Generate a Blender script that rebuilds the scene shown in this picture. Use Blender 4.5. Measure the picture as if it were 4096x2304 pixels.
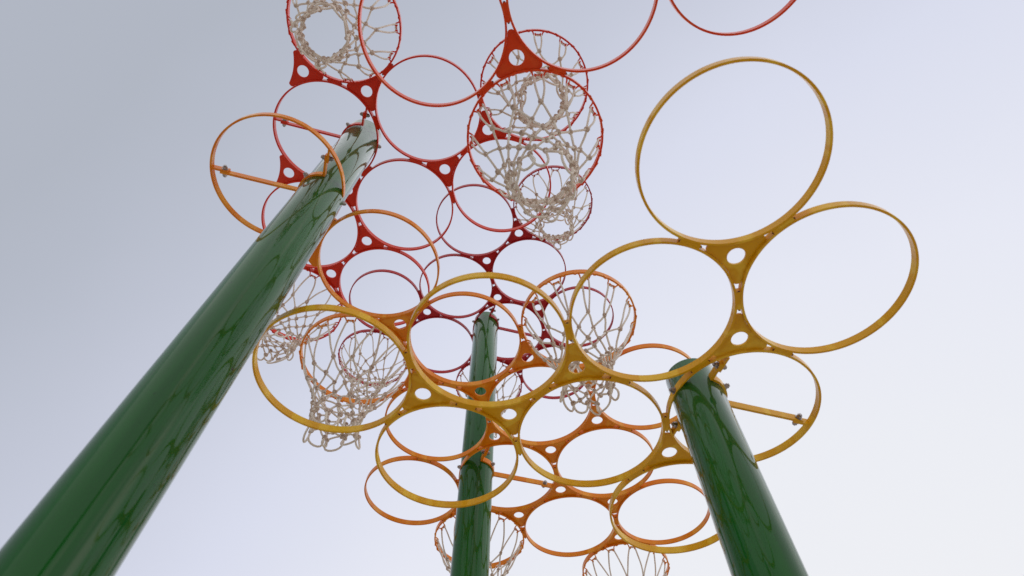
import bpy, math, random
from mathutils import Vector, Matrix, noise

# ------------------------------------------------------------------ camera, sky, sun
for o in list(bpy.data.objects):
    bpy.data.objects.remove(o)
SC = bpy.context.scene
COL = SC.collection
K = 0.2292                     # metres per lattice unit (hoop pitch = 2 units)
EYE = 1.62                     # camera height above the ground

cam_d = bpy.data.cameras.new("camera")
cam_d.sensor_fit = 'HORIZONTAL'
cam_d.sensor_width = 36.0
cam_d.lens = 2435.955 / 4096 * 36.0
cam_d.clip_start = 0.02
cam_d.clip_end = 3000
cam_d.dof.use_dof = True
cam_d.dof.focus_distance = 2.75
cam_d.dof.aperture_fstop = 4.0
cam = bpy.data.objects.new("camera", cam_d)
cam.location = (0, 0, EYE)
cam.rotation_euler = (math.pi / 2 + 1.03835870, 0, 0)
COL.objects.link(cam)
SC.camera = cam

W = bpy.data.worlds.new("World")
SC.world = W
W.use_nodes = True
nt = W.node_tree
nt.nodes.clear()
SUN_EL, SUN_AZ = math.radians(50), math.radians(150)     # behind thin overcast, over the photographer's shoulder


def N(t, kind, **kw):
    n = t.nodes.new(kind)
    for k, v in kw.items():
        setattr(n, k, v)
    return n


sky = N(nt, 'ShaderNodeTexSky', sky_type='NISHITA', sun_disc=False)
sky.sun_elevation = SUN_EL
sky.sun_rotation = SUN_AZ
sky.dust_density = 4.0
bg1 = N(nt, 'ShaderNodeBackground')
bg1.inputs['Strength'].default_value = 0.05
nt.links.new(sky.outputs[0], bg1.inputs['Color'])
tc = N(nt, 'ShaderNodeTexCoord')
dot = N(nt, 'ShaderNodeVectorMath', operation='DOT_PRODUCT')
dot.inputs[1].default_value = (0.26, 0.363, -0.018)
nt.links.new(tc.outputs['Generated'], dot.inputs[0])
cl = N(nt, 'ShaderNodeTexNoise')
cl.inputs['Scale'].default_value = 1.6
cl.inputs['Detail'].default_value = 4
cl.inputs['Roughness'].default_value = 0.45
nt.links.new(tc.outputs['Generated'], cl.inputs['Vector'])
m1 = N(nt, 'ShaderNodeMath', operation='MULTIPLY_ADD')
nt.links.new(cl.outputs['Fac'], m1.inputs[0])
m1.inputs[1].default_value = 0.09
m1.inputs[2].default_value = 0.50
m2 = N(nt, 'ShaderNodeMath', operation='ADD')
nt.links.new(dot.outputs['Value'], m2.inputs[0])
nt.links.new(m1.outputs[0], m2.inputs[1])
ramp = N(nt, 'ShaderNodeValToRGB')
e = ramp.color_ramp.elements
e[0].position, e[0].color = 0.46, (0.465, 0.498, 0.575, 1)
e[1].position, e[1].color = 1.0, (0.93, 0.935, 0.96, 1)
for pos, c in ((0.50, (0.492, 0.525, 0.612, 1)), (0.60, (0.595, 0.625, 0.738, 1)), (0.70, (0.735, 0.762, 0.895, 1)), (0.80, (0.84, 0.858, 0.955, 1)), (0.88, (0.885, 0.90, 0.955, 1))):
    q = e.new(pos)
    q.color = c
nt.links.new(m2.outputs[0], ramp.inputs[0])
bg2 = N(nt, 'ShaderNodeBackground')
bg2.inputs['Strength'].default_value = 1.0
nt.links.new(ramp.outputs[0], bg2.inputs['Color'])
mix = N(nt, 'ShaderNodeMixShader')
mix.inputs[0].default_value = 0.94
nt.links.new(bg1.outputs[0], mix.inputs[1])
nt.links.new(bg2.outputs[0], mix.inputs[2])
wo = N(nt, 'ShaderNodeOutputWorld')
nt.links.new(mix.outputs[0], wo.inputs['Surface'])

sun_d = bpy.data.lights.new("sun", 'SUN')
sun_d.energy = 1.0
sun_d.angle = math.radians(120)
sun_d.color = (1.0, 0.96, 0.9)
sun = bpy.data.objects.new("sun", sun_d)
sd = Vector((math.sin(SUN_AZ) * math.cos(SUN_EL), math.cos(SUN_AZ) * math.cos(SUN_EL), math.sin(SUN_EL)))
sun.rotation_euler = sd.to_track_quat('Z', 'Y').to_euler()
sun.location = (0, 0, 10)
COL.objects.link(sun)

vs = SC.view_settings
vs.view_transform = 'Standard'
vs.look = 'None'
vs.gamma = 1.0
vs.exposure = 0.0
vs.use_curve_mapping = False
SC.cycles.max_bounces = 8

RNG = random.Random(7)


# ------------------------------------------------------------------ materials
def new_mat(name):
    m = bpy.data.materials.new(name)
    m.use_nodes = True
    t = m.node_tree
    return m, t, t.nodes['Principled BSDF']


def paint(name, base, faded, rough=0.40, coat=0.5, scale=11.0, streak=0.75):
    """glossy enamel with faded, streaky patches, fine orange-peel relief and grime specks"""
    m, t, b = new_mat(name)
    co = N(t, 'ShaderNodeTexCoord')
    mp = N(t, 'ShaderNodeMapping')
    mp.inputs['Scale'].default_value = (1, 1, 0.25)
    oi = N(t, 'ShaderNodeObjectInfo')
    of = N(t, 'ShaderNodeVectorMath', operation='SCALE')
    of.inputs[0].default_value = (37.0, 11.0, 23.0)
    t.links.new(oi.outputs['Random'], of.inputs['Scale'])
    t.links.new(of.outputs[0], mp.inputs['Location'])
    t.links.new(co.outputs['Object'], mp.inputs['Vector'])
    b.inputs['Specular IOR Level'].default_value = 0.10
    n1 = N(t, 'ShaderNodeTexNoise')
    n1.inputs['Scale'].default_value = scale
    n1.inputs['Detail'].default_value = 2.5
    n1.inputs['Distortion'].default_value = 0.8
    t.links.new(mp.outputs[0], n1.inputs['Vector'])
    r1 = N(t, 'ShaderNodeValToRGB')
    r1.color_ramp.elements[0].position = 0.50
    r1.color_ramp.elements[1].position = 0.60
    r1.color_ramp.elements[1].color = (streak, streak, streak, 1)
    t.links.new(n1.outputs['Fac'], r1.inputs[0])
    mx = N(t, 'ShaderNodeMix', data_type='RGBA')
    mx.inputs[6].default_value = (*base, 1)
    mx.inputs[7].default_value = (*faded, 1)
    t.links.new(r1.outputs[0], mx.inputs[0])
    n2 = N(t, 'ShaderNodeTexNoise')
    n2.inputs['Scale'].default_value = 130
    n2.inputs['Detail'].default_value = 2
    t.links.new(co.outputs['Object'], n2.inputs['Vector'])
    r2 = N(t, 'ShaderNodeValToRGB')
    r2.color_ramp.elements[0].position = 0.20
    r2.color_ramp.elements[0].color = (0.25, 0.2, 0.18, 1)
    r2.color_ramp.elements[1].position = 0.25
    t.links.new(n2.outputs['Fac'], r2.inputs[0])
    mu = N(t, 'ShaderNodeMix', data_type='RGBA', blend_type='MULTIPLY')
    mu.inputs[0].default_value = 1
    t.links.new(mx.outputs[2], mu.inputs[6])
    t.links.new(r2.outputs[0], mu.inputs[7])
    t.links.new(mu.outputs[2], b.inputs['Base Color'])
    rr = N(t, 'ShaderNodeMapRange')
    rr.inputs['To Min'].default_value = rough - 0.08
    rr.inputs['To Max'].default_value = rough + 0.18
    t.links.new(n1.outputs['Fac'], rr.inputs['Value'])
    t.links.new(rr.outputs[0], b.inputs['Roughness'])
    b.inputs['Coat Weight'].default_value = coat
    b.inputs['Coat Roughness'].default_value = 0.14
    b.inputs['Coat IOR'].default_value = 1.36
    bp = N(t, 'ShaderNodeBump')
    bp.inputs['Strength'].default_value = 0.06
    bp.inputs['Distance'].default_value = 0.0004
    t.links.new(n2.outputs['Fac'], bp.inputs['Height'])
    t.links.new(bp.outputs[0], b.inputs['Normal'])
    return m


M = {
    'yellow': paint('yellow_enamel', (0.75, 0.37, 0.004), (0.88, 0.55, 0.04)),
    'orange': paint('orange_enamel', (0.80, 0.225, 0.003), (0.88, 0.36, 0.03)),
    'vermilion': paint('vermilion_enamel', (0.78, 0.055, 0.003), (0.82, 0.14, 0.025), streak=0.35),
    'red': paint('red_enamel', (0.68, 0.030, 0.008), (0.74, 0.07, 0.03), streak=0.35),
    'crimson': paint('crimson_enamel', (0.42, 0.009, 0.014), (0.50, 0.035, 0.04), streak=0.3),
}


def green_paint():
    m, t, b = new_mat('green_lacquer')
    co = N(t, 'ShaderNodeTexCoord')
    mp = N(t, 'ShaderNodeMapping')
    mp.inputs['Scale'].default_value = (14, 14, 0.7)
    t.links.new(co.outputs['Object'], mp.inputs['Vector'])
    n1 = N(t, 'ShaderNodeTexNoise')
    n1.inputs['Scale'].default_value = 1.0
    n1.inputs['Detail'].default_value = 6
    t.links.new(mp.outputs[0], n1.inputs['Vector'])
    r1 = N(t, 'ShaderNodeValToRGB')
    r1.color_ramp.elements[0].position = 0.35
    r1.color_ramp.elements[0].color = (0.004, 0.066, 0.008, 1)
    r1.color_ramp.elements[1].position = 0.7
    r1.color_ramp.elements[1].color = (0.010, 0.125, 0.014, 1)
    t.links.new(n1.outputs['Fac'], r1.inputs[0])
    n3 = N(t, 'ShaderNodeTexNoise')
    n3.inputs['Scale'].default_value = 55
    n3.inputs['Detail'].default_value = 5
    t.links.new(co.outputs['Object'], n3.inputs['Vector'])
    # dusty rain runs, long and narrow
    mp2 = N(t, 'ShaderNodeMapping')
    mp2.inputs['Scale'].default_value = (60, 60, 1.3)
    t.links.new(co.outputs['Object'], mp2.inputs['Vector'])
    n4 = N(t, 'ShaderNodeTexNoise')
    n4.inputs['Scale'].default_value = 1.0
    n4.inputs['Detail'].default_value = 4
    t.links.new(mp2.outputs[0], n4.inputs['Vector'])
    r4 = N(t, 'ShaderNodeValToRGB')
    r4.color_ramp.elements[0].position = 0.56
    r4.color_ramp.elements[0].color = (0, 0, 0, 1)
    r4.color_ramp.elements[1].position = 0.74
    r4.color_ramp.elements[1].color = (0.34, 0.34, 0.34, 1)
    t.links.new(n4.outputs['Fac'], r4.inputs[0])
    dm = N(t, 'ShaderNodeMix', data_type='RGBA')
    dm.inputs[7].default_value = (0.13, 0.17, 0.11, 1)
    t.links.new(r1.outputs[0], dm.inputs[6])
    t.links.new(r4.outputs[0], dm.inputs[0])
    # scuffs and chips
    vo = N(t, 'ShaderNodeTexNoise')
    vo.inputs['Scale'].default_value = 38
    vo.inputs['Detail'].default_value = 3
    vo.inputs['Distortion'].default_value = 2.5
    t.links.new(co.outputs['Object'], vo.inputs['Vector'])
    r5 = N(t, 'ShaderNodeValToRGB')
    r5.color_ramp.elements[0].position = 0.235
    r5.color_ramp.elements[0].color = (0.02, 0.025, 0.015, 1)
    r5.color_ramp.elements[1].position = 0.27
    t.links.new(vo.outputs['Fac'], r5.inputs[0])
    sm = N(t, 'ShaderNodeMix', data_type='RGBA', blend_type='MULTIPLY')
    sm.inputs[0].default_value = 1
    t.links.new(dm.outputs[2], sm.inputs[6])
    t.links.new(r5.outputs[0], sm.inputs[7])
    t.links.new(sm.outputs[2], b.inputs['Base Color'])
    rr = N(t, 'ShaderNodeMapRange')
    rr.inputs['From Min'].default_value = 0.35
    rr.inputs['From Max'].default_value = 0.75
    rr.inputs['To Min'].default_value = 0.015
    rr.inputs['To Max'].default_value = 0.085
    t.links.new(n3.outputs['Fac'], rr.inputs['Value'])
    t.links.new(rr.outputs[0], b.inputs['Coat Roughness'])
    b.inputs['Roughness'].default_value = 0.5
    b.inputs['Specular IOR Level'].default_value = 0.03
    b.inputs['Coat Weight'].default_value = 0.85
    b.inputs['Coat Tint'].default_value = (1.0, 0.97, 0.92, 1)
    b.inputs['Coat IOR'].default_value = 1.36
    bp = N(t, 'ShaderNodeBump')
    bp.inputs['Strength'].default_value = 0.002
    bp.inputs['Distance'].default_value = 0.001
    t.links.new(n1.outputs['Fac'], bp.inputs['Height'])
    t.links.new(bp.outputs[0], b.inputs['Normal'])
    return m


M['green'] = green_paint()


def rope_mat(name, a, c):
    m, t, b = new_mat(name)
    co = N(t, 'ShaderNodeTexCoord')
    n1 = N(t, 'ShaderNodeTexNoise')
    n1.inputs['Scale'].default_value = 22
    n1.inputs['Detail'].default_value = 6
    t.links.new(co.outputs['Object'], n1.inputs['Vector'])
    r1 = N(t, 'ShaderNodeValToRGB')
    r1.color_ramp.elements[0].position = 0.35
    r1.color_ramp.elements[0].color = (*a, 1)
    r1.color_ramp.elements[1].position = 0.65
    r1.color_ramp.elements[1].color = (*c, 1)
    t.links.new(n1.outputs['Fac'], r1.inputs[0])
    t.links.new(r1.outputs[0], b.inputs['Base Color'])
    b.inputs['Roughness'].default_value = 0.95
    b.inputs['Specular IOR Level'].default_value = 0.2
    vo = N(t, 'ShaderNodeTexVoronoi')
    vo.inputs['Scale'].default_value = 420
    t.links.new(co.outputs['Object'], vo.inputs['Vector'])
    bp = N(t, 'ShaderNodeBump')
    bp.inputs['Strength'].default_value = 0.8
    bp.inputs['Distance'].default_value = 0.0012
    t.links.new(vo.outputs['Distance'], bp.inputs['Height'])
    t.links.new(bp.outputs[0], b.inputs['Normal'])
    return m


M['rope'] = rope_mat('weathered_cotton_cord', (0.76, 0.66, 0.56), (0.92, 0.86, 0.77))
M['knot'] = rope_mat('soiled_cotton_knot', (0.48, 0.355, 0.28), (0.72, 0.59, 0.49))


def steel():
    m, t, b = new_mat('zinc_steel')
    b.inputs['Metallic'].default_value = 1.0
    b.inputs['Base Color'].default_value = (0.42, 0.38, 0.36, 1)
    b.inputs['Roughness'].default_value = 0.38
    n1 = N(t, 'ShaderNodeTexNoise')
    n1.inputs['Scale'].default_value = 90
    r = N(t, 'ShaderNodeValToRGB')
    r.color_ramp.elements[0].color = (0.22, 0.17, 0.15, 1)
    r.color_ramp.elements[1].color = (0.6, 0.57, 0.56, 1)
    t.links.new(n1.outputs['Fac'], r.inputs[0])
    t.links.new(r.outputs[0], b.inputs['Base Color'])
    return m


M['steel'] = steel()


def ground_mat():
    m, t, b = new_mat('pale_play_surface')
    co = N(t, 'ShaderNodeTexCoord')
    n1 = N(t, 'ShaderNodeTexNoise')
    n1.inputs['Scale'].default_value = 0.8
    n1.inputs['Detail'].default_value = 8
    t.links.new(co.outputs['Object'], n1.inputs['Vector'])
    r = N(t, 'ShaderNodeValToRGB')
    r.color_ramp.elements[0].color = (0.42, 0.37, 0.31, 1)
    r.color_ramp.elements[1].color = (0.56, 0.50, 0.43, 1)
    t.links.new(n1.outputs['Fac'], r.inputs[0])
    t.links.new(r.outputs[0], b.inputs['Base Color'])
    b.inputs['Roughness'].default_value = 0.9
    n2 = N(t, 'ShaderNodeTexNoise')
    n2.inputs['Scale'].default_value = 180
    t.links.new(co.outputs['Object'], n2.inputs['Vector'])
    bp = N(t, 'ShaderNodeBump')
    bp.inputs['Distance'].default_value = 0.003
    t.links.new(n2.outputs['Fac'], bp.inputs['Height'])
    t.links.new(bp.outputs[0], b.inputs['Normal'])
    return m


M['ground'] = ground_mat()


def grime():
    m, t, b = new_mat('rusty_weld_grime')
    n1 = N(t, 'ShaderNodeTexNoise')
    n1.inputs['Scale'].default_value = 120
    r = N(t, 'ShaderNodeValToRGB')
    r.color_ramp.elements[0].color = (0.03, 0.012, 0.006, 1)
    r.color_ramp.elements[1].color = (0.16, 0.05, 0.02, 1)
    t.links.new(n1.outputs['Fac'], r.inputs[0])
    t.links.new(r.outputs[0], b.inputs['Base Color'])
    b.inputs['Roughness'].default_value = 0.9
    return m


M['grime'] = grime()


# ------------------------------------------------------------------ mesh helpers
class MB:
    def __init__(s):
        s.v, s.f = [], []

    def add(s, vs, fs):
        o = len(s.v)
        s.v += [tuple(x) for x in vs]
        s.f += [tuple(i + o for i in f) for f in fs]

    def tube(s, pts, r, n=6, closed=False, caps=True, taper=None):
        pts = [Vector(p) for p in pts]
        m = len(pts)
        vs = []
        nrm = None
        for i, p in enumerate(pts):
            if closed:
                d = pts[(i + 1) % m] - pts[i - 1]
            else:
                d = pts[min(i + 1, m - 1)] - pts[max(i - 1, 0)]
            if d.length < 1e-9:
                d = Vector((0, 0, 1))
            d.normalize()
            if nrm is None:
                nrm = d.orthogonal().normalized()
            else:
                nrm = (nrm - d * nrm.dot(d))
                nrm = nrm.normalized() if nrm.length > 1e-6 else d.orthogonal().normalized()
            b = d.cross(nrm)
            rr = r * (taper(i / (m - 1)) if taper else 1)
            for k in range(n):
                a = 2 * math.pi * k / n
                vs.append(p + (nrm * math.cos(a) + b * math.sin(a)) * rr)
        fs = []
        for i in range(m if closed else m - 1):
            j = (i + 1) % m
            for k in range(n):
                l = (k + 1) % n
                fs.append((i * n + k, i * n + l, j * n + l, j * n + k))
        if not closed and caps:
            fs.append(tuple(range(n))[::-1])
            fs.append(tuple((m - 1) * n + k for k in range(n)))
        s.add(vs, fs)

    def prism(s, out, z0, z1, hole=None):
        """closed outline (CCW) extruded; optional hole outline with the SAME number of points"""
        n = len(out)
        if hole is None:
            vs = [(x, y, z0) for x, y in out] + [(x, y, z1) for x, y in out]
            fs = [tuple(range(n))[::-1], tuple(range(n, 2 * n))]
            fs += [(i, (i + 1) % n, n + (i + 1) % n, n + i) for i in range(n)]
            s.add(vs, fs)
        else:
            vs = [(x, y, z) for z in (z0, z1) for ring in (out, hole) for x, y in ring]
            fs = []
            for i in range(n):
                j = (i + 1) % n
                fs.append((i, n + i, n + j, j))
                fs.append((2 * n + i, 2 * n + j, 3 * n + j, 3 * n + i))
                fs.append((i, j, 2 * n + j, 2 * n + i))
                fs.append((n + i, 3 * n + i, 3 * n + j, n + j))
            s.add(vs, fs)

    def mesh(s, name, mat, smooth=None):
        me = bpy.data.meshes.new(name)
        me.from_pydata([tuple(c * K for c in v) for v in s.v], [], s.f)
        me.materials.append(mat)
        if smooth is not None:
            me.shade_smooth()
            if smooth > 0:
                me.set_sharp_from_angle(angle=math.radians(smooth))
        me.update()
        return me


def put(name, me, parent=None, loc=(0, 0, 0), rz=0.0, mat=None, scale=None):
    o = bpy.data.objects.new(name, me)
    o.location = Vector(loc) * K
    if mat is not None:
        o.matrix_local = mat
    else:
        o.rotation_euler = (0, 0, rz)
    if scale:
        o.scale = (scale,) * 3
    if parent is not None:
        o.parent = parent
    COL.objects.link(o)
    return o


def thing(name, loc_m, label, cat, group=None):
    o = bpy.data.objects.new(name, None)
    o.empty_display_size = 0.1
    o.location = loc_m
    COL.objects.link(o)
    o['label'] = label
    o['category'] = cat
    if group:
        o['group'] = group
    return o


# ------------------------------------------------------------------ ground
g = MB()
S = 400 / K
nd = 8
gv = [(-S + 2 * S * i / nd, -S + 2 * S * j / nd, 0) for j in range(nd + 1) for i in range(nd + 1)]
g.add(gv, [(j * (nd + 1) + i, j * (nd + 1) + i + 1, (j + 1) * (nd + 1) + i + 1, (j + 1) * (nd + 1) + i) for j in range(nd) for i in range(nd)])
go = put('ground', g.mesh('ground', M['ground']))
go['kind'] = 'structure'

# ------------------------------------------------------------------ geometry of the hoop lattice (units)
RO, RI, HH, TW = 0.982, 0.953, 0.108, 0.029
TILT = {}


def hoop_mesh(mat):
    b = MB()
    n = 120
    c = 0.004
    prof = [(RI + c, 0), (RO - c, 0), (RO, c), (RO, HH - c), (RO - c, HH), (RI + c, HH), (RI, HH - c), (RI, c)]
    vs = []
    for i in range(n):
        a = 2 * math.pi * i / n
        for r, z in prof:
            vs.append((r * math.cos(a), r * math.sin(a), z))
    fs = []
    m = len(prof)
    for i in range(n):
        j = (i + 1) % n
        for k in range(m):
            l = (k + 1) % m
            fs.append((i * m + k, i * m + l, j * m + l, j * m + k)[::-1])
    b.add(vs, fs)
    return b.mesh('hoop', mat, 40)


def rim_bead_mesh(mat):
    """the net wire, welded in waves along the lower inside edge, that ends in the hooks"""
    return None


HK = 0.055        # half distance between the two curls of a hook


def hook_mesh(mat):
    """one wire hook: weld pads on the ring, two pigtail curls joined by a bar. Local: x tangent, y inward, z up; origin on the ring's lower inner edge"""
    b = MB()
    pts = []
    side = [(-0.205, -0.010, -0.004), (-0.17, -0.004, -0.012), (-0.125, -0.010, -0.006), (-0.10, 0.0, -0.010), (-0.085, 0.016, -0.018),
            (-0.075, 0.045, -0.032), (-0.062, 0.066, -0.05), (-0.046, 0.062, -0.07), (-0.040, 0.040, -0.072), (-0.048, 0.026, -0.055), (-0.043, 0.036, -0.036), (-0.022, 0.046, -0.030)]
    pts = side + [(-x, y, z) for x, y, z in side[::-1]]
    b.tube(pts, 0.0125, 5)
    for sx in (-1, 1):
        b.tube([(sx * 0.185, -0.006, -0.002), (sx * 0.165, 0.0, -0.006), (sx * 0.14, -0.004, -0.004)], 0.021, 6)
    return b.mesh('net_hook', mat, 60)


def arc_pts(cx, cy, r, a0, a1, n):
    return [(cx + r * math.cos(a0 + (a1 - a0) * i / (n - 1)), cy + r * math.sin(a0 + (a1 - a0) * i / (n - 1))) for i in range(n)]


TRI = [Vector((2 / math.sqrt(3) * math.cos(math.radians(a)), 2 / math.sqrt(3) * math.sin(math.radians(a)))) for a in (90, 210, 330)]


def gusset_mesh(mat):
    """triangular plate between three touching hoops (hoop centres at 90, 210 and 330 degrees), with blunt rounded corners and a round hole"""
    b = MB()
    out = []
    R = 0.983
    for k, a in enumerate((90, 210, 330)):
        c = TRI[k]
        mid = math.radians(a + 180)
        # corner distance from the plate's centre ~0.31
        h = 0.283
        out += arc_pts(c.x, c.y, R, mid + h, mid - h, 13)
        # rounded nose towards next corner direction
        nx = math.radians(a + 60)
        d = Vector((math.cos(nx), math.sin(nx)))
        p0 = Vector(out[-1])
        q = TRI[(k + 1) % 3]
        m2 = math.radians((330, 90, 210)[(k + 2) % 3] + 180) if False else None
        s2 = q + R * Vector((math.cos(math.radians(a + 120 + 180) + h), math.sin(math.radians(a + 120 + 180) + h)))
        mm = (p0 + s2) / 2
        for t in (0.18, 0.38, 0.62, 0.82):
            pt = p0.lerp(s2, t) + d * 0.022 * math.sin(math.pi * t) ** 0.6
            out.append((pt.x, pt.y))
    if sum(out[i - 1][0] * out[i][1] - out[i][0] * out[i - 1][1] for i in range(len(out))) < 0:
        out = out[::-1]
    n = len(out)
    hole = []
    for x, y in out:
        a = math.atan2(y, x)
        hole.append((0.104 * math.cos(a), 0.104 * math.sin(a)))
    b.prism(out, 0.040, 0.068, hole)
    return b.mesh('gusset_plate', mat, 35)


def joint_mesh(mat):
    """weld block that fills the two cusps where two hoops touch; hoop centres at (+-1, 0)"""
    b = MB()
    out = []
    L = 0.118
    R = 0.9815
    h = math.asin(L / R)
    right = arc_pts(-1, 0, R, -h, h, 9)
    left = arc_pts(1, 0, R, math.pi - h, math.pi + h, 9)
    b.prism(right + left, 0.005, HH - 0.012)
    # small weld gobs at the ends
    for sy in (-1, 1):
        b.tube([(-0.016, sy * 0.118, 0.012), (0, sy * 0.125, 0.01), (0.016, sy * 0.118, 0.012)], 0.010, 5)
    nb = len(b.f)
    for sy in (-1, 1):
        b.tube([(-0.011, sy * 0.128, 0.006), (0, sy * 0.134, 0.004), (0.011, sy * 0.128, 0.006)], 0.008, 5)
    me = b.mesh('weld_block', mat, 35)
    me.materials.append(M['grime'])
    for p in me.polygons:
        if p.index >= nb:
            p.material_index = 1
    return me


def bolt_mesh():
    """hex bolt with washer, shank along +z from the origin"""
    b = MB()
    hexo = [(0.036 * math.cos(math.radians(60 * i)), 0.036 * math.sin(math.radians(60 * i))) for i in range(6)]
    w = [(0.047 * math.cos(math.radians(30 * i)), 0.047 * math.sin(math.radians(30 * i))) for i in range(12)]
    b.prism(w, 0.0, 0.008)
    b.prism(hexo, 0.0081, 0.044)
    dome = [(0.022 * math.cos(math.radians(45 * i)), 0.022 * math.sin(math.radians(45 * i))) for i in range(8)]
    b.prism(dome, 0.0441, 0.062)
    return b.mesh('bolt', M['steel'], 30)


BOLT = bolt_mesh()
PR = 0.328      # pole radius
CLAMP_T = 0.030


def aim(loc, d):
    """matrix: origin at loc (units), local z along d"""
    q = Vector(d).normalized().to_track_quat('Z', 'Y')
    return Matrix.Translation(Vector(loc) * K) @ q.to_matrix().to_4x4()


def bracket(parent, mat, P, O, t_deg, arms, virt=1.0):
    """half bands round the pole with three arms, each bolted to a tab that is welded to the hoop. P pole centre, O hoop centre, both relative to the parent."""
    P, O = Vector(P), Vector(O)

    def polar(r, deg, z):
        a = math.radians(deg)
        return Vector((P.x + r * math.cos(a), P.y + r * math.sin(a), z))
    a_sorted = arms
    r0, r1 = PR + 0.002, PR + 0.002 + CLAMP_T
    bands = [(arms[0], arms[1]), (arms[1], arms[2])]
    for i, (a0, a1) in enumerate(bands):
        b = MB()
        sgn = 1 if a1 > a0 else -1
        aa0, aa1 = a0 + sgn * 3.6, a1 - sgn * 3.6
        n = 22
        outer = [tuple(polar(r1, aa0 + (aa1 - aa0) * k / (n - 1), 0).xy) for k in range(n)]
        inner = [tuple(polar(r0, aa0 + (aa1 - aa0) * k / (n - 1), 0).xy) for k in range(n)][::-1]
        poly = outer + inner
        if sgn < 0:
            poly = poly[::-1]
        # as a strip of quads
        vs, fs = [], []
        for z in (0.0, HH):
            for k in range(n):
                vs.append((*outer[k], z))
            for k in range(n):
                vs.append((*inner[n - 1 - k], z))
        for k in range(n - 1):
            o0, o1, i0, i1 = k, k + 1, n + k, n + k + 1
            T = 2 * n
            fs += [(o0, o1, i1, i0)[::-1] if sgn > 0 else (o0, o1, i1, i0), (T + o0, T + o1, T + i1, T + i0) if sgn > 0 else (T + o0, T + o1, T + i1, T + i0)[::-1],
                   (o0, o1, T + o1, T + o0) if sgn > 0 else (o0, o1, T + o1, T + o0)[::-1], (i0, i1, T + i1, T + i0)[::-1] if sgn > 0 else (i0, i1, T + i1, T + i0)]
        T = 2 * n
        fs += [(0, n, T + n, T), (n - 1, T + n - 1, T + 2 * n - 1, 2 * n - 1)]
        b.add(vs, fs)
        band = put('clamp_band', b.mesh('clamp_band', mat, 35), parent)
        am = (aa0 + aa1) / 2
        bp = polar(r1, am, HH * 0.55)
        put('bolt', BOLT, band, mat=aim(bp, (math.cos(math.radians(am)), math.sin(math.radians(am)), 0)))
    for i, ang in enumerate(arms):
        a = math.radians(ang)
        d = Vector((math.cos(a), math.sin(a)))
        s = Vector((-d.y, d.x))
        # distance from P along d to the hoop's inner wall
        w = P - O
        bq = w.dot(d)
        reach = -bq + math.sqrt(max(0, bq * bq - (w.length_squared - RI * RI)))
        split = max(r1 + 0.12, reach - 0.17)
        off = 0.017
        b = MB()
        p_in, p_mid = PR + 0.004, split + 0.055

        def bar(bm, ra, rb, o0, o1, z0, z1):
            pts = [P + d * ra + s * o0, P + d * rb + s * o0, P + d * rb + s * o1, P + d * ra + s * o1]
            bm.prism([tuple(q) for q in pts], z0, z1)
        bar(b, p_in, p_mid, off - 0.0325, off - 0.0005, 0.002, HH - 0.002)
        arm = put('bracket_arm', b.mesh('bracket_arm', mat), parent)
        b = MB()
        bar(b, split - 0.06, reach + 0.004, off + 0.0005, off + 0.0305, 0.004, HH + 0.004)
        put('bolting_tab', b.mesh('bolting_tab', mat), parent)
        for sg in (-1, 1):
            bp = P + d * split + s * (off + (0.0305 if sg > 0 else -0.0325))
            put('bolt', BOLT, arm, mat=aim((bp.x, bp.y, HH * 0.5), (s.x * sg, s.y * sg, 0)))
    # bolt through the hoop wall into the pole
    a = math.radians(t_deg)
    d = Vector((math.cos(a), math.sin(a)))
    bp = O + d * RO
    put('bolt', BOLT, parent, mat=aim((bp.x, bp.y, HH * 0.5), (d.x, d.y, 0)))


# ------------------------------------------------------------------ basketball nets
def knot_mesh(i):
    rg = random.Random(100 + i)
    b = MB()
    # two interlocked short turns of cord and a core
    def ring(r, tiltx, tiltz, cz, cr):
        pts = []
        for k in range(8):
            a = 2 * math.pi * k / 8
            v = Vector((r * math.cos(a), r * math.sin(a) * 0.8, 0))
            v.rotate(Matrix.Rotation(tiltx, 3, 'X') @ Matrix.Rotation(tiltz, 3, 'Z'))
            v.z += cz
            pts.append(v)
        b.tube(pts, cr, 5, closed=True)
    ring(0.021, 0.5 + rg.uniform(-.3, .3), 0, 0.011, 0.0155)
    ring(0.021, -0.6 + rg.uniform(-.3, .3), 1.2, -0.011, 0.0155)
    b.tube([(0, 0.0, 0.026), (0, 0, -0.026)], 0.017, 6)
    return b.mesh('knot', M['knot'], 70)


KNOTS = [knot_mesh(i) for i in range(4)]
CR = 0.0158    # cord radius


def wavy(p, q, rg, sag=0.0, amp=0.012, n=6, out=None):
    p, q = Vector(p), Vector(q)
    L = (q - p).length
    side = Vector((rg.uniform(-1, 1), rg.uniform(-1, 1), rg.uniform(-.4, .4))) * amp
    side2 = Vector((rg.uniform(-1, 1), rg.uniform(-1, 1), rg.uniform(-.4, .4))) * amp * 0.7
    pts = []
    for i in range(n):
        t = i / (n - 1)
        v = p.lerp(q, t) + side * math.sin(math.pi * t) + side2 * math.sin(2 * math.pi * t)
        v.z -= sag * math.sin(math.pi * t)
        if out is not None:
            v += out * math.sin(math.pi * t)
        pts.append(v)
    return pts


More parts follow.
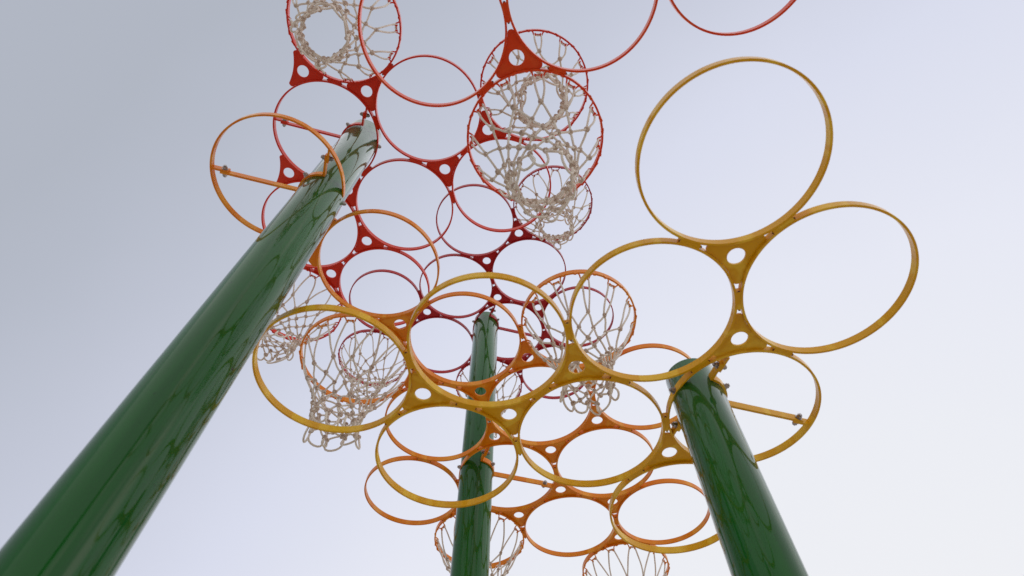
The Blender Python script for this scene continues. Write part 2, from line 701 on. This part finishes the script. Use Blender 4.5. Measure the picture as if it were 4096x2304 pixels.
def net(origin_u, hook_phase, label, seed, style='pair', length=1.0, sway=(0, 0), skew=(0, 0), rscale=1.0, messy=1.0, gather=None):
    """origin_u: hoop centre (units, camera height frame) at the ring's lower edge"""
    rg = random.Random(seed)
    messy *= 0.8
    root = thing('basketball_net', ((origin_u[0]) * K, (origin_u[1]) * K, EYE + origin_u[2] * K), label, 'basketball net', 'knotted cord nets hung from the hoops')
    drops = [0.60, 0.81, 0.99, 1.14, 1.28, 1.41, 1.52]
    radii = [0.645, 0.50, 0.435, 0.40, 0.375, 0.36, 0.355]
    rows = len(drops)
    P = []
    ph = rg.uniform(0, 6.28)
    el = rg.uniform(0.02, 0.07) * messy
    for r in range(rows):
        row = []
        for c in range(12):
            base = hook_phase + (15 if style == 'straddle' else 0) + 30 * c + (15 if r % 2 else 0)
            a = math.radians(base + rg.gauss(0, 2.2 + 0.9 * r) * messy)
            f = r / (rows - 1)
            rad = radii[r] * rscale * (1 + el * math.cos(2 * a + ph) * (0.5 + f) + rg.gauss(0, 0.018 + 0.03 * f) * messy)
            z = -drops[r] * length * (1 + 0.04 * math.cos(a - ph)) + rg.gauss(0, 0.012 + 0.028 * f) * messy
            v = Vector((rad * math.cos(a), rad * math.sin(a), z))
            ff = (drops[r] / 1.5) ** 1.5
            v.x += sway[0] * ff
            v.y += sway[1] * ff
            v.z += (skew[0] * math.cos(a) + skew[1] * math.sin(a)) * ff
            if gather:
                for ga, gr, gz, gw in gather:
                    da = (math.degrees(a) - ga + 180) % 360 - 180
                    w = math.exp(-(da / gw) ** 2) * min(1, max(0, (r - 1) / 2))
                    tgt = Vector((gr * math.cos(math.radians(ga)) * 1.0, gr * math.sin(math.radians(ga)), gz + (r - 4) * -0.03))
                    v = v.lerp(tgt, 0.72 * w)
            row.append(v)
        P.append(row)
    # top cords, from the hooks' curls to the first knots
    for c in range(12):
        ah = math.radians(hook_phase + 30 * c)
        tan = Vector((-math.sin(ah), math.cos(ah), 0))
        inn = Vector((-math.cos(ah), -math.sin(ah), 0))
        ringp = Vector((math.cos(ah), math.sin(ah), 0)) * RI
        slack = rg.uniform(0.0, 0.03) * messy
        curls = [ringp + inn * 0.05 + tan * s * (HK + 0.006) + Vector((0, 0, -0.052)) for s in (-1, 1)]
        if style == 'pair':
            ends = [P[0][c] + tan * s * 0.012 for s in (-1, 1)]
        else:
            ends = [P[0][(c - 1) % 12], P[0][c]]
        b = MB()
        left = wavy(curls[0], ends[0], rg, 0.0, 0.014 * messy, 9, out=(tan * -0.02 + Vector((math.cos(ah), math.sin(ah), 0)) * 0.02))
        right = wavy(curls[1], ends[1], rg, 0.0, 0.014 * messy, 9, out=(tan * 0.02 + Vector((math.cos(ah), math.sin(ah), 0)) * 0.02))
        over = [curls[0] + Vector((0, 0, 0.022)) + tan * 0.012, (curls[0] + curls[1]) / 2 + Vector((0, 0, 0.016)) + inn * 0.012, curls[1] + Vector((0, 0, 0.022)) - tan * 0.012]
        b.tube(left[::-1] + over + right, CR, 6)
        put('hanging_loop', b.mesh('hanging_loop', M['rope'], 0), root)
    # mesh of cords
    b = MB()
    for r in range(rows - 1):
        for c in range(12):
            if r % 2 == 0:
                nb = (c, (c - 1) % 12)
            else:
                nb = (c, (c + 1) % 12)
            for k in nb:
                p, q = P[r][c], P[r + 1][k]
                gap = (q - p).length
                need = (0.27, 0.235, 0.215, 0.20, 0.19, 0.18)[r] * length
                extra = max(0, need - gap)
                o = Vector((p.x, p.y, 0)).normalized() * rg.uniform(-0.2, 0.7) * extra * 0.5
                b.tube(wavy(p, q, rg, extra * 0.35, 0.013 * messy, 6, out=o), CR, 6, caps=False)
    put('cord_mesh', b.mesh('cord_mesh', M['rope'], 0), root)
    # bottom loops, each one slack and turned its own way
    for c in range(12):
        p, q = P[-1][c], P[-1][(c + 1) % 12]
        mid = (p + q) / 2
        o = Vector((mid.x, mid.y, 0))
        o = o.normalized() if o.length > 1e-3 else Vector((1, 0, 0))
        L = rg.uniform(0.13, 0.27) * (0.8 + 0.2 * length)
        tw = rg.uniform(-1.2, 1.2)
        chord = (q - p)
        pts = []
        wid = rg.uniform(0.02, 0.055)
        for i in range(11):
            t = i / 10
            v = p.lerp(q, t)
            v.z -= L * math.sin(math.pi * t) ** 0.8
            v += o * (tw * 0.07 * math.sin(math.pi * t)) + chord.normalized() * wid * math.sin(2 * math.pi * t) * -1
            v += o.cross(Vector((0, 0, 1))) * tw * 0.05 * math.sin(math.pi * t)
            pts.append(v)
        b = MB()
        b.tube(pts, CR * 1.05, 6)
        put('bottom_loop', b.mesh('bottom_loop', M['rope'], 0), root)
    # knots
    for r in range(rows):
        for c in range(12):
            e_ = Matrix.LocRotScale(P[r][c] * K, Matrix.Rotation(rg.uniform(0, 6.28), 3, 'Z').to_quaternion() @ Matrix.Rotation(rg.uniform(-.6, .6), 3, 'X').to_quaternion(), (rg.uniform(1.02, 1.36),) * 3)
            put('knot', KNOTS[rg.randrange(4)], root, mat=e_)
    return root


# ------------------------------------------------------------------ clusters
# name: (z, ox, oy, phi, scale)  -- positions relative to the eye, units
CL = {
    'yellow': (6.003693, -0.294254, 4.367662, 0.219478, 1.0),
    'orange': (8.642655, -0.821193, 6.199583, 0.210829, 1.0),
    'crimson': (14.042081, -0.119791, 9.721038, 0.236764, 0.988),
    'red': (11.348762, -3.507316, 3.325624, 0.213441, 1.0),
    'vermilion': (8.616947, -1.044844, 1.164796, 0.234815, 1.0),
}
CELLS = {
    'yellow': [(0, 0), (1, 0), (-1, 0), (0, -1), (1, -1), (2, -1), (2, -2), (1, 1), (2, 0)],
    'orange': [(0, 0), (1, 0), (-1, 0), (0, -1), (0, -2), (1, -2), (1, -3), (2, -3), (2, -2), (3, -3), (3, -4), (1, -1), (2, -1), (-1, 1), (-2, 2)],
    'crimson': [(0, 0), (0, 2), (-1, 2), (0, 1), (-1, 1), (1, 0), (-2, 1), (-1, 0), (-2, 0), (0, -1), (1, -1)],
    'red': [(0, 0), (0, 1), (1, 0), (1, -1), (2, 0), (2, -1), (1, -2), (0, -1), (0, -2)],
    'vermilion': [(0, 0), (1, 0), (1, -1), (2, 0), (0, 1), (0, 2)],
}
NETTED = {
    'orange': [(1, 0), (-1, 0), (1, -3), (3, -4)],
    'crimson': [(0, 2), (-2, 0), (0, -1)],
    'red': [(0, 1), (2, 0), (0, -2)],
    'vermilion': [(1, -1)],
    'yellow': [],
}
SKIP = {  # triangles left open next to a pole
    'yellow': [{(1, 0), (1, -1), (2, -1)}, {(1, 1), (1, 2), (2, 0)}],
    'orange': [{(0, -1), (0, -2), (1, -2)}],
    'crimson': [{(0, 0), (-1, 0), (-1, 1)}],
    'red': [{(0, 0), (1, 0), (1, -1)}],
    'vermilion': [],
}
EXTRA = {  # plates that touch only two hoops
    'orange': [((-2, 2), (-1, 1), (-2, 1))],
    'red': [((0, 0), (0, -1), (-1, 0)), ((0, 0), (0, 1), (-1, 1))],
}
LABELS = {
    'yellow': ('yellow canopy of welded basketball hoops, the lowest and nearest one, bolted beside a green pole', 'hoop canopy'),
    'orange': ('orange canopy of many basketball hoops spanning two green poles, four of them netted', 'hoop canopy'),
    'crimson': ('dark crimson canopy of basketball hoops at the top of the middle green pole', 'hoop canopy'),
    'red': ('bright red canopy of basketball hoops around the head of the shiny grey-green pole', 'hoop canopy'),
    'vermilion': ('orange-red canopy of large near hoops overhead, without any pole in view', 'hoop canopy'),
}


def cell_local(k, ij):
    z, ox, oy, ph, s = CL[k]
    u = Vector((math.cos(ph), -math.sin(ph)))
    v = Vector((math.cos(ph + math.pi / 3), -math.sin(ph + math.pi / 3)))
    return u * (2 * ij[0]) + v * (2 * ij[1])


def cell_world(k, ij):
    z, ox, oy, ph, s = CL[k]
    c = cell_local(k, ij)
    return Vector(((ox + c.x) * s, (oy + c.y) * s, z * s))


def adjacent(a, b):
    d = (b[0] - a[0], b[1] - a[1])
    return d in ((1, 0), (0, 1), (-1, 1), (-1, 0), (0, -1), (1, -1))


ROOTS = {}
for k in CL:
    z, ox, oy, ph, s = CL[k]
    lab, cat = LABELS[k]
    root = thing('hoop_canopy', (ox * s * K, oy * s * K, EYE + z * s * K), lab, cat, 'tiered canopies of welded basketball hoops')
    root.scale = (s, s, s)
    ROOTS[k] = root
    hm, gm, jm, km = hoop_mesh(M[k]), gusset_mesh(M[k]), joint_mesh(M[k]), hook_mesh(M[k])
    cells = CELLS[k]
    for ij in cells:
        c = cell_local(k, ij)
        h = put('hoop', hm, root, (c.x, c.y, 0), RNG.choice(range(6)) * math.pi / 3 - ph)
        if ij in NETTED[k]:
            for q in range(12):
                a = -ph + math.radians(15 + 30 * q)
                al = a - h.rotation_euler.z
                d = Vector((math.cos(al), math.sin(al), 0))
                mt = Matrix((( d.y, -d.x, 0, d.x * RI * K), (-d.x, -d.y, 0, d.y * RI * K), (0, 0, 1, 0.0), (0, 0, 0, 1)))
                put('net_hook', km, h, mat=mt)
    for i, a in enumerate(cells):
        for b_ in cells[i + 1:]:
            if adjacent(a, b_):
                ca, cb = cell_local(k, a), cell_local(k, b_)
                m_ = (ca + cb) / 2
                d = cb - ca
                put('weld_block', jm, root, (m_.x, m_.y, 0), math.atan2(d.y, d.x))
    tris = []
    for i, a in enumerate(cells):
        for j in range(i + 1, len(cells)):
            for l in range(j + 1, len(cells)):
                b_, c_ = cells[j], cells[l]
                if adjacent(a, b_) and adjacent(b_, c_) and adjacent(a, c_) and {a, b_, c_} not in SKIP[k]:
                    tris.append((a, b_, c_))
    tris += EXTRA.get(k, [])
    for t in tris:
        pts = [cell_local(k, q) for q in t]
        ctr = (pts[0] + pts[1] + pts[2]) / 3
        d = pts[0] - ctr
        put('gusset_plate', gm, root, (ctr.x, ctr.y, 0), math.atan2(d.y, d.x) - math.pi / 2)

# poles: (x, y, top z) in units relative to the eye
POLES = {
    'mid': (-0.715, 9.393, 14.12),
    'shiny': (-2.89, 3.49, 11.80),
    'near': (2.40, 5.203, 6.46),
    'behind': None,
}
cb = cell_world('vermilion', (0, 2))
POLES['behind'] = (cb.x - 0.60, cb.y - 0.16, 9.1)
PLAB = {
    'mid': 'tall dark green steel pole rising between the orange and crimson hoops',
    'shiny': 'green steel pole full of grey sky reflections, its clamps orange and red',
    'near': 'short near green steel pole beside the yellow hoops, leaning outwards in view',
    'behind': 'green steel pole carrying the orange-red hoops from behind the viewpoint',
}
for k, (x, y, zt) in POLES.items():
    base = Vector((x * K, y * K, 0))
    root = thing('green_pole', base, PLAB[k], 'pole', 'green steel poles carrying the hoops')
    H = EYE / K + zt
    b = MB()
    n = 72
    prof = [(PR, 0.03), (PR, H * 0.25), (PR, H * 0.5), (PR, H * 0.75), (PR, H - 0.012), (PR - 0.004, H - 0.003), (PR - 0.012, H)]
    vs = []
    for r, z in prof:
        for i in range(n):
            a = 2 * math.pi * i / n
            vs.append((r * math.cos(a), r * math.sin(a), z))
    fs = []
    for j in range(len(prof) - 1):
        for i in range(n):
            l = (i + 1) % n
            fs.append((j * n + i, j * n + l, (j + 1) * n + l, (j + 1) * n + i))
    fs.append(tuple((len(prof) - 1) * n + i for i in range(n)))
    b.add(vs, fs)
    put('pole_shaft', b.mesh('pole_shaft', M['green'], 40), root)
    b = MB()
    sq = [(0.62 * math.cos(math.radians(a)), 0.62 * math.sin(math.radians(a))) for a in range(0, 360, 10)]
    b.prism(sq, 0.0, 0.05)
    fl = put('base_flange', b.mesh('base_flange', M['green'], 35), root)
    for q in range(6):
        a = math.radians(30 + 60 * q)
        put('bolt', BOLT, fl, mat=aim((0.5 * math.cos(a), 0.5 * math.sin(a), 0.05), (0, 0, 1)))


def rel(k, x, y):
    z, ox, oy, ph, s = CL[k]
    return (x / s - ox, y / s - oy)


def O_of(k, ij):
    c = cell_local(k, ij)
    return (c.x, c.y)


def tangent_deg(P, O):
    return math.degrees(math.atan2(P[1] - O[1], P[0] - O[0]))


for k, ij, pole, mirror in (('orange', (1, -2), 'mid', 1), ('crimson', (0, 0), 'mid', 1), ('yellow', (2, -1), 'near', 1), ('orange', (-2, 2), 'shiny', -1), ('red', (0, 0), 'shiny', -1), ('vermilion', (0, 2), 'behind', 1)):
    x, y, _ = POLES[pole]
    P, O = rel(k, x, y), O_of(k, ij)
    if mirror > 0:
        t = 198.0
        arms = [t + 91, t + 177, t + 271]
        arms = [a for a in arms]
    else:
        t = 15.0
        arms = [t - 90, t - 180, t - 270]
    bracket(ROOTS[k], M[k], P, O, tangent_deg(P, O), arms)

# ------------------------------------------------------------------ the nets
HP = {k: 15 - math.degrees(CL[k][3]) for k in CL}
nets = [
    ('vermilion', (1, -1), 'pair', dict(length=1.06, sway=(0.06, 0.03), rscale=1.10, messy=0.75), 'large near net under the orange-red hoop, its open mouth seen from below', 11),
    ('red', (2, 0), 'pair', dict(length=0.80, sway=(0.10, -0.02), rscale=1.05, messy=1.1), 'net on the red hoop partly hidden behind the large near net', 12),
    ('red', (0, 1), 'pair', dict(length=0.95, sway=(0.03, -0.05), rscale=1.05, messy=1.1), 'net on the red hoop above the shiny pole head, its mouth full of curls', 13),
    ('red', (0, -2), 'straddle', dict(length=0.95, messy=0.9), 'net on the small red hoop low beside the shiny pole, cropped by the picture edge', 14),
    ('crimson', (0, 2), 'straddle', dict(length=0.92, messy=1.0, gather=[(200, 0.36, -1.05, 28), (-20, 0.34, -1.0, 26)]), 'net tangled into bunches on the dark crimson hoop farthest up', 15),
    ('crimson', (-2, 0), 'straddle', dict(length=0.98, sway=(0.06, 0), messy=1.1), 'fine far net on the crimson hoop seen through the orange hoop net', 16),
    ('crimson', (0, -1), 'straddle', dict(length=1.0, messy=0.9), 'far net on the crimson hoop half hidden behind the middle pole', 17),
    ('orange', (1, 0), 'pair', dict(length=1.06, sway=(-0.02, 0.02), messy=1.0), 'net on the orange hoop seen between two big yellow hoops', 18),
    ('orange', (-1, 0), 'straddle', dict(length=1.08, sway=(0.02, 0.0), messy=1.4), 'net on the orange hoop hanging through the cut-off yellow hoop, with curled loose ends', 19),
    ('orange', (1, -3), 'straddle', dict(length=1.0, messy=0.8), 'net on the orange hoop behind the foot of the middle pole', 20),
    ('orange', (3, -4), 'straddle', dict(length=1.0, messy=0.8), 'net on the lowest orange hoop at the bottom edge, only its top cords in view', 21),
]
for k, ij, style, kw, lab, seed in nets:
    c = cell_world(k, ij)
    net(c, HP[k], lab, seed, style=style, **kw)

for o in bpy.data.objects:
    if o.type == 'MESH' and o.data.users > 1:
        pass
